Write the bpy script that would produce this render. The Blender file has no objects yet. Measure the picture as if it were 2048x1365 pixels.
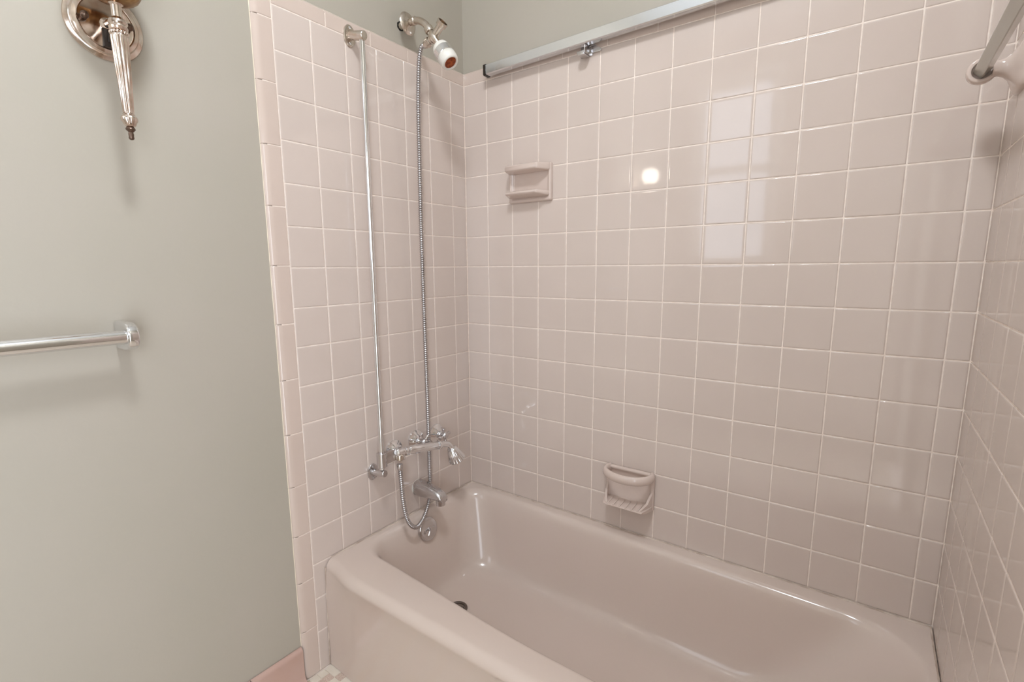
import bpy, bmesh, math, random
from mathutils import Vector, Matrix

random.seed(7)
sc = bpy.context.scene
COL = sc.collection
ZF = 1.885                      # floor lies this far under the first tile line

# ------------------------------------------------------------ camera
cam_d = bpy.data.cameras.new('camera')
cam = bpy.data.objects.new('camera', cam_d)
COL.objects.link(cam)
sc.camera = cam
cam_d.sensor_width = 36.0
cam_d.lens = 1000.415 / 2048 * 36.0
cam_d.shift_x = 13.324 / 2048
cam_d.shift_y = 15.189 / 2048
cam_d.clip_start = 0.02
rt = Vector((0.807994, 0.589143, -0.007482))
up = Vector((-0.088505, 0.133917, 0.987033))
fw = Vector((-0.582505, 0.796854, -0.160346))
mw = Matrix.Identity(4)
for i in range(3):
    mw[i][0] = rt[i]; mw[i][1] = up[i]; mw[i][2] = -fw[i]
mw[0][3] = 1.27302; mw[1][3] = -1.49604; mw[2][3] = -0.65907 + ZF
cam.matrix_world = mw

# ------------------------------------------------------------ light and exposure
w = bpy.data.worlds.new('world'); sc.world = w
w.use_nodes = True
w.node_tree.nodes['Background'].inputs[0].default_value = (0.72, 0.82, 1.0, 1)
w.node_tree.nodes['Background'].inputs[1].default_value = 1.0
sc.view_settings.view_transform = 'Standard'
sc.view_settings.look = 'None'
sc.view_settings.gamma = 1
sc.view_settings.use_curve_mapping = False
sc.view_settings.exposure = 0.86
CEIL_FILL = 55.0      # opal dome added in place of bounced flash
SCONCE_LAMP = 8.0    # glass shade of the lit sconce
WINDOW_SKY = 1.7      # daylight behind the obscured panes
CEIL_H = 2.75
# fill light added out of view in an invented opening in the right wall
dl = bpy.data.lights.new('added_side_fill', 'AREA'); dl.shape = 'RECTANGLE'
dl.size = 0.66; dl.size_y = 1.95; dl.energy = 9.0; dl.color = (0.90, 0.95, 1.0)
do = bpy.data.objects.new('added_side_fill', dl); COL.objects.link(do)
do.matrix_world = Matrix(((0, 0, 1, 1.4639+0.09), (1, 0, 0, -1.95), (0, 1, 0, 1.0), (0, 0, 0, 1)))

# ------------------------------------------------------------ materials
def srgb(r, g, b):
    f = lambda c: (c/255/12.92) if c/255 <= 0.04045 else ((c/255+0.055)/1.055)**2.4
    return (f(r), f(g), f(b), 1)

def mat(name, col, rough=0.5, metal=0.0, ior=1.5, coat=0.0, noise=None, bump=None, col2=None, rnoise=None):
    m = bpy.data.materials.new(name); m.use_nodes = True
    nt = m.node_tree; b = nt.nodes['Principled BSDF']
    b.inputs['Base Color'].default_value = col
    b.inputs['Roughness'].default_value = rough
    b.inputs['Metallic'].default_value = metal
    b.inputs['IOR'].default_value = ior
    b.inputs['Coat Weight'].default_value = coat
    b.inputs['Coat Roughness'].default_value = 0.04
    tc = nt.nodes.new('ShaderNodeTexCoord')
    if noise and col2:
        n = nt.nodes.new('ShaderNodeTexNoise'); n.inputs['Scale'].default_value = noise
        n.inputs['Detail'].default_value = 3
        nt.links.new(tc.outputs['Object'], n.inputs['Vector'])
        mr = nt.nodes.new('ShaderNodeMapRange'); mr.inputs[1].default_value = 0.35; mr.inputs[2].default_value = 0.65
        nt.links.new(n.outputs['Fac'], mr.inputs[0])
        mx = nt.nodes.new('ShaderNodeMix'); mx.data_type = 'RGBA'
        mx.inputs[6].default_value = col; mx.inputs[7].default_value = col2
        nt.links.new(mr.outputs[0], mx.inputs[0]); nt.links.new(mx.outputs[2], b.inputs['Base Color'])
    if rnoise:
        n = nt.nodes.new('ShaderNodeTexNoise'); n.inputs['Scale'].default_value = rnoise[0]
        nt.links.new(tc.outputs['Object'], n.inputs['Vector'])
        mr = nt.nodes.new('ShaderNodeMapRange'); mr.inputs[1].default_value = 0.3; mr.inputs[2].default_value = 0.7
        mr.inputs[3].default_value = rnoise[1]; mr.inputs[4].default_value = rnoise[2]
        nt.links.new(n.outputs['Fac'], mr.inputs[0]); nt.links.new(mr.outputs[0], b.inputs['Roughness'])
    if bump:
        n = nt.nodes.new('ShaderNodeTexNoise'); n.inputs['Scale'].default_value = bump[0]
        n.inputs['Detail'].default_value = bump[3] if len(bump) > 3 else 2
        nt.links.new(tc.outputs['Object'], n.inputs['Vector'])
        bp = nt.nodes.new('ShaderNodeBump'); bp.inputs['Strength'].default_value = bump[1]
        bp.inputs['Distance'].default_value = bump[2]
        nt.links.new(n.outputs['Fac'], bp.inputs['Height']); nt.links.new(bp.outputs['Normal'], b.inputs['Normal'])
    return m

def emit(name, col, strength):
    m = bpy.data.materials.new(name); m.use_nodes = True
    b = m.node_tree.nodes['Principled BSDF']
    b.inputs['Base Color'].default_value = (0.8, 0.8, 0.8, 1)
    b.inputs['Roughness'].default_value = 0.25
    b.inputs['Emission Color'].default_value = col
    b.inputs['Emission Strength'].default_value = strength
    return m

M = {}
M['paint'] = mat('wall_paint', srgb(177, 169, 157), 0.5, bump=(90, 0.16, 0.0012, 3), noise=2.3, col2=srgb(174, 167, 154))
M['ceiling'] = mat('ceiling_paint', srgb(238, 240, 240), 0.8)
M['tile'] = mat('glazed_pink_tile', srgb(209, 194, 185), 0.06, noise=5.0, col2=srgb(206, 191, 182), bump=(9, 0.03, 0.002, 1), coat=0.25)
M['bullnose'] = mat('glazed_pink_trim', srgb(208, 190, 179), 0.09, noise=5.0, col2=srgb(205, 187, 176), coat=0.25, bump=(14, 0.05, 0.002, 1))
M['base_tile'] = mat('glazed_rose_base', srgb(192, 162, 150), 0.12, noise=6.0, col2=srgb(188, 156, 144), coat=0.2)
M['grout'] = mat('grout', srgb(242, 230, 220), 0.8, noise=60, col2=srgb(232, 216, 204))
M['caulk'] = mat('caulk', srgb(214, 198, 184), 0.5, noise=22, col2=srgb(176, 156, 142))
M['cream_caulk'] = mat('cream_caulk', srgb(232, 220, 200), 0.4)
M['enamel'] = mat('tub_enamel', srgb(210, 194, 184), 0.145, noise=1.6, col2=srgb(207, 190, 179), coat=0.15, bump=(5, 0.03, 0.003, 1))
M['chrome'] = mat('chrome', (0.80, 0.80, 0.81, 1), 0.07, 1.0)
M['dull_chrome'] = mat('dull_chrome', (0.62, 0.60, 0.60, 1), 0.2, 1.0, rnoise=(40, 0.12, 0.3))
M['hose_metal'] = mat('hose_metal', (0.50, 0.48, 0.48, 1), 0.22, 1.0)
M['nickel'] = mat('aged_nickel', (0.66, 0.60, 0.54, 1), 0.2, 1.0, noise=60, col2=(0.60, 0.52, 0.44, 1))
M['silver'] = mat('silver_plate', (0.74, 0.67, 0.61, 1), 0.1, 1.0, noise=45, col2=(0.60, 0.47, 0.39, 1), rnoise=(70, 0.06, 0.2))
M['bronze'] = mat('tarnished_brass', (0.40, 0.24, 0.11, 1), 0.28, 1.0, noise=60, col2=(0.25, 0.13, 0.06, 1))
M['dark_bronze'] = mat('dark_bronze', (0.15, 0.10, 0.075, 1), 0.3, 0.9)
M['alu'] = mat('anodised_aluminium', (0.84, 0.86, 0.89, 1), 0.16, 1.0)
M['black'] = mat('black_plastic', srgb(38, 30, 24), 0.35)
M['hole'] = mat('dark_hole', srgb(22, 18, 15), 0.9)
M['white_plastic'] = mat('white_plastic', srgb(226, 222, 214), 0.35)
M['rust'] = mat('rusty_spray_face', srgb(176, 84, 30), 0.6, noise=120, col2=srgb(120, 50, 16))
M['ceramic'] = mat('pink_ceramic', srgb(211, 193, 183), 0.09, noise=8, col2=srgb(208, 190, 180), coat=0.3)
M['acrylic'] = mat('grey_acrylic', srgb(186, 182, 172), 0.18, coat=0.3)
M['drain'] = mat('drain_metal', (0.22, 0.19, 0.17, 1), 0.35, 1.0)
M['glass_shade'] = mat('frosted_shade', srgb(226, 222, 212), 0.3)
M['bulb'] = emit('lit_bulb', (1.0, 0.91, 0.80, 1), SCONCE_LAMP)
M['dome'] = emit('bounce_fill_dome', (0.88, 0.94, 1.0, 1), CEIL_FILL)
M['pane'] = emit('obscured_daylit_pane', (0.80, 0.88, 1.0, 1), WINDOW_SKY)
M['pane'].node_tree.nodes['Principled BSDF'].inputs['Roughness'].default_value = 0.03
M['pane'].node_tree.nodes['Principled BSDF'].inputs['Base Color'].default_value = (0.2, 0.22, 0.24, 1)
M['white_trim'] = mat('white_trim', srgb(228, 226, 220), 0.35)
M['mosaic_white'] = mat('mosaic_white', srgb(226, 216, 202), 0.35, noise=14, col2=srgb(216, 205, 190))
M['mosaic_rose'] = mat('mosaic_rose', srgb(188, 160, 146), 0.45, noise=320, col2=srgb(214, 198, 184))
M['mosaic_tan'] = mat('mosaic_tan', srgb(190, 164, 130), 0.45, noise=320, col2=srgb(218, 202, 176))

# ------------------------------------------------------------ mesh helpers
def obj(name, bm, m, parent=None, sharp=35, smooth=True):
    me = bpy.data.meshes.new(name)
    bm.normal_update()
    if smooth:
        for f in bm.faces: f.smooth = True
        for e in bm.edges:
            if len(e.link_faces) == 2 and e.calc_face_angle(0) > math.radians(sharp): e.smooth = False
    bm.to_mesh(me); bm.free()
    for mm in (m if isinstance(m, (list, tuple)) else [m]): me.materials.append(mm)
    o = bpy.data.objects.new(name, me); COL.objects.link(o)
    if parent is not None:
        o.parent = parent
        o.matrix_parent_inverse = Matrix.Identity(4)
        base = Vector((0, 0, 0)); q = parent
        while q is not None: base += Vector(q.location); q = q.parent
        o.location = -base
    return o

def z(v): return Vector((v[0], v[1], v[2] + ZF))

def thing(name, loc, label, cat, group=None):
    o = bpy.data.objects.new(name, None); COL.objects.link(o)
    o.location = z(loc); o.empty_display_size = 0.03
    o['label'] = label; o['category'] = cat
    if group: o['group'] = group
    return o

def tag(o, label, cat, group=None):
    o['label'] = label; o['category'] = cat
    if group: o['group'] = group
    return o

def struct(o): o['kind'] = 'structure'; return o

def frame(axis):
    a = Vector(axis).normalized()
    t = Vector((0, 0, 1)) if abs(a.z) < 0.9 else Vector((1, 0, 0))
    u = t.cross(a).normalized(); v = a.cross(u)
    return u, v, a

def loft(bm, rings, cap0=True, cap1=True, closed=True, mi=0):
    vs = [[bm.verts.new(p) for p in r] for r in rings]
    n = len(rings[0])
    for a, b in zip(vs[:-1], vs[1:]):
        for i in range(n if closed else n-1):
            j = (i+1) % n
            try: f = bm.faces.new((a[i], a[j], b[j], b[i])); f.material_index = mi
            except ValueError: pass
    if cap0: bm.faces.new(list(reversed(vs[0]))).material_index = mi
    if cap1: bm.faces.new(vs[-1]).material_index = mi
    return vs

def lathe(bm, org, axis, prof, n=28, cap0=True, cap1=True, flute=None, mi=0, sq=(1, 1)):
    """prof: (distance along axis, radius)"""
    u, v, a = frame(axis); org = z(org)
    rings = []
    for d, r in prof:
        ring = []
        for i in range(n):
            t = 2*math.pi*i/n
            rr = r
            if flute: rr = r*(1 - flute[1]*(0.5-0.5*math.cos(flute[0]*t)) * (flute[2](d) if len(flute) > 2 else 1))
            ring.append(org + a*d + (u*math.cos(t)*sq[0] + v*math.sin(t)*sq[1])*max(rr, 1e-5))
        rings.append(ring)
    loft(bm, rings, cap0, cap1, mi=mi)

def catmull(pts, n):
    pts = [Vector(p) for p in pts]
    P = [pts[0]*2-pts[1]] + pts + [pts[-1]*2-pts[-2]]
    out = []
    for i in range(1, len(P)-2):
        for k in range(n):
            t = k/n
            a, b, c, d = P[i-1], P[i], P[i+1], P[i+2]
            out.append(0.5*((2*b)+(-a+c)*t+(2*a-5*b+4*c-d)*t*t+(-a+3*b-3*c+d)*t**3))
    out.append(P[-2]); return out

def resample(pts, step):
    L = [0]
    for a, b in zip(pts[:-1], pts[1:]): L.append(L[-1]+(b-a).length)
    n = max(2, int(L[-1]/step)); out = []; j = 0
    for k in range(n+1):
        s = L[-1]*k/n
        while j < len(L)-2 and L[j+1] < s: j += 1
        t = (s-L[j])/max(L[j+1]-L[j], 1e-9)
        out.append(pts[j].lerp(pts[j+1], t))
    return out

def tube(bm, pts, rad, n=14, cap=True, sq=(1, 1), up0=None):
    """pts in scene z (relative); rad a number or a function of (i, count)"""
    pts = [z(p) for p in pts]; N = len(pts); rings = []
    t0 = (pts[1]-pts[0]).normalized()
    u = (Vector(up0) if up0 else frame(t0)[0]); u = (u - t0*u.dot(t0)).normalized()
    for i, p in enumerate(pts):
        t = (pts[min(i+1, N-1)]-pts[max(i-1, 0)]).normalized()
        u = (u - t*u.dot(t)).normalized(); v = t.cross(u)
        r = rad(i, N) if callable(rad) else rad
        rings.append([p+(u*math.cos(2*math.pi*k/n)*sq[0]+v*math.sin(2*math.pi*k/n)*sq[1])*r for k in range(n)])
    loft(bm, rings, cap, cap)

def box(bm, a, b, bev=0.0, seg=2, mi=0):
    a = z(a); b = z(b)
    lo = Vector((min(a.x, b.x), min(a.y, b.y), min(a.z, b.z))); hi = Vector((max(a.x, b.x), max(a.y, b.y), max(a.z, b.z)))
    t = bmesh.new()
    bmesh.ops.create_cube(t, size=1)
    for v in t.verts:
        v.co = Vector((lo[i]+(v.co[i]+0.5)*(hi[i]-lo[i]) for i in range(3)))
    if bev: bmesh.ops.bevel(t, geom=list(t.edges), offset=bev, segments=seg, profile=0.5, affect='EDGES')
    add(bm, t, mi)

def add(bm, t, mi=0):
    mp = {v: bm.verts.new(v.co) for v in t.verts}
    for f in t.faces:
        nf = bm.faces.new([mp[v] for v in f.verts]); nf.material_index = mi
    t.free()

def ball(bm, c, r, n=16, sq=(1, 1, 1)):
    t = bmesh.new(); bmesh.ops.create_uvsphere(t, u_segments=n, v_segments=n//2+2, radius=r)
    for v in t.verts: v.co = Vector((v.co.x*sq[0], v.co.y*sq[1], v.co.z*sq[2])) + z(c)
    add(bm, t)

def extrude_poly(bm, poly, A, B, N, org, d0, d1, bev=0.0, seg=3):
    """poly of (a, b) in the A,B plane, extruded along N from d0 to d1"""
    A, B, N = Vector(A), Vector(B), Vector(N); org = z(org)
    t = bmesh.new()
    lo = [t.verts.new(org+A*p[0]+B*p[1]+N*d0) for p in poly]
    hi = [t.verts.new(org+A*p[0]+B*p[1]+N*d1) for p in poly]
    t.faces.new(list(reversed(lo))); t.faces.new(hi)
    for i in range(len(poly)):
        j = (i+1) % len(poly); t.faces.new((lo[i], lo[j], hi[j], hi[i]))
    bmesh.ops.recalc_face_normals(t, faces=list(t.faces))
    if bev:
        es = [e for e in t.edges if e.calc_face_angle(0) > 0.6]
        bmesh.ops.bevel(t, geom=es, offset=bev, segments=seg, profile=0.5, affect='EDGES')
    add(bm, t)

# ------------------------------------------------------------ room shell
W = 1.4639                      # tile face to tile face
YR = -2.35                      # wall with the window, behind the camera
PT = 0.010                      # tiles stand this far proud of the painted plaster
ZT = CEIL_H - ZF

b = bmesh.new(); box(b, (-PT-0.1, YR-0.1, -ZF), (-PT, PT+0.1, ZT)); wall_left = struct(obj('wall_left', b, M['paint']))
b = bmesh.new(); box(b, (-PT, PT, -ZF), (W+PT+0.1, PT+0.1, ZT)); wall_back = struct(obj('wall_back', b, M['paint']))
b = bmesh.new(); box(b, (W+PT, -1.60, -ZF), (W+PT+0.1, PT, ZT)); box(b, (W+PT, YR-0.1, -ZF), (W+PT+0.1, -2.30, ZT)); box(b, (W+PT, -2.30, 0.12), (W+PT+0.1, -1.60, ZT)); wall_right = struct(obj('wall_right', b, M['paint']))  # unseen gap added in this wall for the side fill light
WX0, WX1, WZ0, WZ1 = 0.190, 0.655, -0.635, 0.570      # window opening
b = bmesh.new()
box(b, (-PT, YR-0.1, -ZF), (WX0, YR, ZT)); box(b, (WX1, YR-0.1, -ZF), (W+PT, YR, ZT))
box(b, (WX0, YR-0.1, -ZF), (WX1, YR, WZ0)); box(b, (WX0, YR-0.1, WZ1), (WX1, YR, ZT))
struct(obj('wall_front', b, M['paint']))
b = bmesh.new(); box(b, (-PT-0.1, YR-0.1, ZT), (W+PT+0.1, PT+0.1, ZT+0.1)); struct(obj('ceiling', b, M['ceiling']))

# sash window behind the camera
wn = bmesh.new()
for a, c in (((WX0, YR-0.07, WZ0), (WX0+0.03, YR-0.02, WZ1)), ((WX1-0.03, YR-0.07, WZ0), (WX1, YR-0.02, WZ1)),
             ((WX0, YR-0.07, WZ0), (WX1, YR-0.02, WZ0+0.04)), ((WX0, YR-0.07, WZ1-0.04), (WX1, YR-0.02, WZ1)),
             ((WX0, YR-0.07, -0.03), (WX1, YR-0.015, 0.02))):
    box(wn, a, c, 0.003)
win = struct(obj('window_1', wn, M['white_trim']))
b = bmesh.new(); box(b, (WX0+0.02, YR-0.05, WZ0+0.03), (WX1-0.02, YR-0.045, -0.01)); obj('pane', b, M['pane'], win)
b = bmesh.new(); box(b, (WX0+0.02, YR-0.05, -0.01), (WX1-0.02, YR-0.045, WZ1-0.03)); obj('pane', b, M['pane'], win)
b = bmesh.new()
for a, c in (((WX0-0.05, YR, WZ0-0.02), (WX0, YR+0.015, WZ1+0.05)), ((WX1, YR, WZ0-0.02), (WX1+0.05, YR+0.015, WZ1+0.05)),
             ((WX0, YR, WZ1), (WX1, YR+0.015, WZ1+0.05)), ((WX0-0.06, YR-0.015, WZ0-0.03), (WX1+0.06, YR+0.03, WZ0))):
    box(b, a, c, 0.002)
obj('window_casing', b, M['white_trim'], win)

# floor mosaic: cream 2 x 1 inch pieces and speckled 1 inch squares
b = bmesh.new(); box(b, (-PT-0.1, YR-0.1, -ZF-0.1), (W+PT+0.1, PT+0.1, -ZF-0.0015)); 
I = 0.0262; g = 0.0009
rows = int((abs(YR)-0.68)/I)
for j in range(rows):
    y0 = -0.698 - (j+1)*I
    x = 0.004 - (0, 2, 1)[j % 3]*I
    k = j
    while x < W-0.02:
        n = 2 if k % 2 == 0 else 1
        x0, x1 = max(x, 0.002), min(x+n*I, W-0.002)
        if x1-x0 > 0.004:
            mi = 1 if n == 2 else (2 if (k+j) % 4 < 2 else 3)
            zz = -ZF
            vs = [(x0+g, y0+g), (x1-g, y0+g), (x1-g, y0+I-g), (x0+g, y0+I-g)]
            top = [b.verts.new(z((p[0], p[1], zz))) for p in vs]
            bot = [b.verts.new(z((p[0]+(-.0006 if q in (0, 3) else .0006), p[1]+(-.0006 if q in (0, 1) else .0006), zz-0.0015))) for q, p in enumerate(vs)]
            f = b.faces.new(top); f.material_index = mi
            for q in range(4):
                f = b.faces.new((bot[q], bot[(q+1) % 4], top[(q+1) % 4], top[q])); f.material_index = mi
        x += n*I; k += 1
struct(obj('floor', b, [M['grout'], M['mosaic_white'], M['mosaic_rose'], M['mosaic_tan']], smooth=False))

# ------------------------------------------------------------ wall tiles
ROWS = [-0.0053, -0.1115, -0.2186, -0.327, -0.4357, -0.5462, -0.6554, -0.7654, -0.875, -0.9866, -1.0961, -1.2053, -1.314, -1.4224, -1.5330]
COLS = [0.0, 0.1047, 0.2152, 0.324, 0.4341, 0.5444, 0.6547, 0.7654, 0.8731, 0.9827, 1.0921, 1.201, 1.3106, 1.42, W]
LCOL = [0.0, 0.0747, 0.1851, 0.2947, 0.405, 0.5151, 0.6253, 0.7336]
GAP = 0.0021

def tile(bm, org, U, V, N, u0, u1, v0, v1, gap=GAP, tilt=0.00045):
    """one glazed tile with softly rolled edges, front face at N = 0"""
    org = z(org); U, V, N = Vector(U), Vector(V), Vector(N)
    u0 += gap/2; u1 -= gap/2; v0 += gap/2; v1 -= gap/2
    su = random.uniform(-tilt, tilt)*0.5; sv = random.uniform(-tilt, tilt)*0.5; h = random.uniform(-0.0001, 0.0002)
    du, dv = u1-u0, v1-v0; cu, cv = (u0+u1)/2, (v0+v1)/2
    def P(u, v, n):
        return org+U*u+V*v+N*(n+h+su*(u-cu)/max(du, .02)+sv*(v-cv)/max(dv, .02))
    rings = []
    for ins, n in ((0, -0.0030), (0.0002, -0.0014), (0.0008, -0.0006), (0.0018, -0.00015), (0.0034, 0.0), (0.0062, 0.0)):
        a0, a1, b0, b1 = u0+ins, u1-ins, v0+ins, v1-ins
        ring = []
        rr = max(0.0012-ins*0.2, 0.0004)
        for (cx, cy, s) in ((a0+rr, b0+rr, 180), (a1-rr, b0+rr, 270), (a1-rr, b1-rr, 0), (a0+rr, b1-rr, 90)):
            for q in (0, 45, 90):
                t = math.radians(s+q); ring.append(P(cx+rr*math.cos(t), cy+rr*math.sin(t), n))
        rings.append(ring)
    if Vector(U).cross(Vector(V)).dot(Vector(N)) < 0: rings = [list(reversed(r)) for r in rings]
    loft(bm, rings, False, True)

def field(name, parent, org, U, V, N, us, rows_, gout):
    bm = bmesh.new()
    for a, c in zip(us[:-1], us[1:]):
        for r0, r1 in zip(rows_[:-1], rows_[1:]):
            tile(bm, org, U, V, N, a, c, r1, r0)
    return obj(name, bm, M['tile'], parent, sharp=50)

def bed(name, parent, lo, hi):
    bm = bmesh.new(); box(bm, lo, hi); return obj(name, bm, M['grout'], parent, smooth=False)

GD = 0.0011
# back wall
field('tile_field', wall_back, (0, 0, 0), (1, 0, 0), (0, 0, 1), (0, -1, 0), COLS, ROWS, 0)
bed('grout', wall_back, (-PT, GD, -1.62), (W+PT, PT, 0.030))
bed('cap_grout', wall_back, (-PT, 0.0036, 0.030), (W+PT, PT, 0.0375))
# left wall, front strip runs down to the floor beside the tub
field('tile_field', wall_left, (0, 0, 0), (0, -1, 0), (0, 0, 1), (1, 0, 0), LCOL, ROWS, 0)
bm = bmesh.new()
for r0, r1 in ((-1.5330, -1.6440), (-1.6440, -1.7545), (-1.7545, -1.8835)):
    tile(bm, (0, 0, 0), (0, -1, 0), (0, 0, 1), (1, 0, 0), 0.66, 0.7336, r1, r0)
obj('tile_strip', bm, M['tile'], wall_left, sharp=50)
bed('grout', wall_left, (-PT, -0.770, -1.884), (-GD, PT, 0.030))
bed('edge_grout', wall_left, (-PT, -0.782, -1.884), (-0.0060, -0.770, 0.030))
bed('cap_grout', wall_left, (-PT, -0.770, 0.030), (-0.0036, PT, 0.0375))
# right wall
RCOL = [0.0, 0.098] + [0.098+0.1112*i for i in range(1, 8)]
field('tile_field', wall_right, (W, 0, 0), (0, -1, 0), (0, 0, 1), (-1, 0, 0), RCOL, [0.104]+ROWS, 0)
bed('grout', wall_right, (W+GD, -0.872, -1.62), (W+PT, PT, 0.10))

def trim_piece(bm, org, L, Wd, N, l0, l1, wid, r=PT, gap=0.0016, rw=None):
    rw = rw or r
    """bullnose: flat for wid-r, then a quarter round back to the plaster"""
    org = z(org); L, Wd, N = Vector(L), Vector(Wd), Vector(N)
    h = random.uniform(-0.0002, 0.0003)
    prof = [(gap/2, -0.003), (gap/2+0.0005, -0.0007), (gap/2+0.0018, 0)]
    for k in range(0, 10):
        t = math.radians(90*k/9); prof.append((wid-rw+rw*math.sin(t), -r+r*math.cos(t)))
    l0 += gap/2; l1 -= gap/2
    rings = []
    for l, ins in ((l0, 0.003), (l0+0.0003, 0.0008), (l0+0.0018, 0), (l1-0.0018, 0), (l1-0.0003, 0.0008), (l1, 0.003)):
        rings.append([org+L*l+Wd*p[0]+N*(p[1]-ins+h) for p in prof])
    if L.cross(Wd).dot(N) < 0: rings = [list(reversed(r_)) for r_ in rings]
    for r_ in (rings,): loft(bm, [list(q) for q in r_], False, False, closed=False)

# bullnose cap along the left and back walls
bm = bmesh.new()
prev = 0.0
for e in (0.1153, 0.2739, 0.4241, 0.5772, 0.7336): trim_piece(bm, (0, 0, ROWS[0]), (0, -1, 0), (0, 0, 1), (1, 0, 0), prev, e, 0.0455); prev = e
obj('bullnose_cap', bm, M['bullnose'], wall_left, sharp=18)
bm = bmesh.new()
xs = [0.0, 0.106] + [0.106+0.1535*i for i in range(1, 9)] + [W]
for a, c in zip(xs[:-1], xs[1:]): trim_piece(bm, (0, 0, ROWS[0]), (1, 0, 0), (0, 0, 1), (0, -1, 0), a, c, 0.0455)
obj('bullnose_cap', bm, M['bullnose'], wall_back, sharp=18)
# upright bullnose edge of the left wall
bm = bmesh.new()
zs = [0.047, -0.0411, -0.1924, -0.3448, -0.497, -0.6505, -0.8068, -0.9606, -1.1162, -1.2709, -1.4221, -1.5696, -1.7279, -1.884]
for a, c in zip(zs[:-1], zs[1:]): trim_piece(bm, (0, -0.7336, 0), (0, 0, 1), (0, -1, 0), (1, 0, 0), c, a, 0.0505, rw=0.018)
bb = bmesh.new()
tube(bb, [(-PT, -0.7843, 0.5*(zs[0]+0.047)-i*0.02) for i in range(92)], lambda i, n: random.uniform(0.0009, 0.0015), 6)
obj('caulk_bead', bb, M['cream_caulk'], wall_left)
bb = bmesh.new()
tube(bb, [(-PT, -0.02*i, ROWS[0]+0.0462) for i in range(40)], lambda i, n: random.uniform(0.0008, 0.0014), 6)
obj('caulk_bead', bb, M['cream_caulk'], wall_left)
obj('bullnose_edge', bm, M['bullnose'], wall_left, sharp=18)

# rose cove base along the painted wall
bm = bmesh.new()
prof = [(-ZF, 0.022), (-ZF+0.003, 0.0195), (-ZF+0.008, 0.0125), (-ZF+0.016, 0.006), (-ZF+0.026, 0.0030), (-ZF+0.1, 0.0030)]
for k in range(8):
    t = math.radians(90*k/7); prof.append((-ZF+0.103+0.012*math.sin(t), 0.003-0.012*(1-math.cos(t))))
y0 = -0.7850
for i in range(11):
    y1 = max(y0-0.1535, YR)
    h = random.uniform(-0.0004, 0.0004)
    rings = [[z((p[1]+h-dd, yy, p[0])) for p in prof] for yy, dd in ((y0-0.0008, 0.003), (y0-0.0022, 0), (y1+0.0022, 0), (y1+0.0008, 0.003))]
    loft(bm, rings, False, False, closed=False)
    y0 = y1
    if y1 <= YR: break
for f in bm.faces: f.normal_flip()
struct(obj('baseboard_left', bm, M['base_tile'], sharp=25))

# ------------------------------------------------------------ bathtub
def sm(a, b_, x):
    t = max(0, min(1, (x-a)/(b_-a))); return t*t*(3-2*t)

def rrect(x0, x1, y0, y1, radii, ns=(90, 40), nc=12):
    """rounded rectangle, counter-clockwise from the front-left corner; radii FL, FR, BR, BL"""
    fl, fr, br, bl = radii; pts = []
    def arc(cx, cy, r, s):
        return [(cx+r*math.cos(math.radians(s+90*k/nc)), cy+r*math.sin(math.radians(s+90*k/nc))) for k in range(nc)]
    def line(p, q, n): return [(p[0]+(q[0]-p[0])*k/n, p[1]+(q[1]-p[1])*k/n) for k in range(n)]
    pts += arc(x0+fl, y0+fl, fl, 180); pts += line((x0+fl, y0), (x1-fr, y0), ns[0])
    pts += arc(x1-fr, y0+fr, fr, 270); pts += line((x1, y0+fr), (x1, y1-br), ns[1])
    pts += arc(x1-br, y1-br, br, 0);   pts += line((x1-br, y1), (x0+bl, y1), ns[0])
    pts += arc(x0+bl, y1-bl, bl, 90);  pts += line((x0, y1-bl), (x0, y0+fl), ns[1])
    return pts

ZR = -1.5345
tub = bmesh.new(); rings = []
def bow(x): return 0.024*sm(0.0, 0.16, x)*sm(W, W-0.16, x)
def outer(yf, zz, wgt, rec=0.0, rad=0.004):
    R = []
    for (x, y) in rrect(0.0012, W-0.0012, -0.690, -0.0008, (rad, rad, 0.004, 0.004)):
        if y < -0.60:
            k = sm(-0.60, -0.690, y)
            y = y + k*((yf+0.690) - bow(x)*wgt + rec*sm(0.675, 0.690, x)*sm(1.40, 1.385, x))
        R.append(z((x, y, zz)))
    rings.append(R)
outer(-0.700, -1.884, 0.25)
outer(-0.699, -1.80, 0.30, 0.012)
outer(-0.698, -1.70, 0.35, 0.018)
outer(-0.697, -1.62, 0.45, 0.022)
outer(-0.696, -1.590, 0.62, 0.024)
outer(-0.695, -1.575, 0.80, 0.022)
outer(-0.694, -1.568, 0.90, 0.006)
outer(-0.694, -1.562, 0.97, -0.001)
cy, cz, rr = -0.666, -1.5625, 0.028
for a in (12, 25, 38, 52, 66, 80, 90):
    t = math.radians(a)
    outer(cy-rr*math.cos(t), cz+rr*math.sin(t), 1.0, -0.002*math.cos(t), 0.006)
def inner(x0, x1, y0, y1, rad, zf, yb=0.0, fb=0.040):
    R = []
    for (x, y) in rrect(x0, x1, y0, y1, rad):
        yy = y + fb*sm(0.75, 0.05, x)*sm(-0.35, -0.60, y) - yb*sm(-0.3, -0.03, y)*min(x/1.25, 1.0)
        R.append(z((x, yy, zf(x, y) if callable(zf) else zf)))
    rings.append(R)
inner(0.017, 1.452, -0.634, -0.014, (.10, .14, .15, .09), ZR-0.0002, yb=0.035)
inner(0.023, 1.446, -0.629, -0.020, (.10, .14, .15, .09), ZR-0.0012, yb=0.034)
inner(0.029, 1.440, -0.623, -0.026, (.10, .14, .15, .09), ZR-0.0042, yb=0.033)
inner(0.035, 1.433, -0.618, -0.032, (.10, .14, .15, .09), ZR-0.010, yb=0.032)
inner(0.040, 1.426, -0.614, -0.037, (.10, .14, .15, .09), ZR-0.018, yb=0.030)
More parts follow.
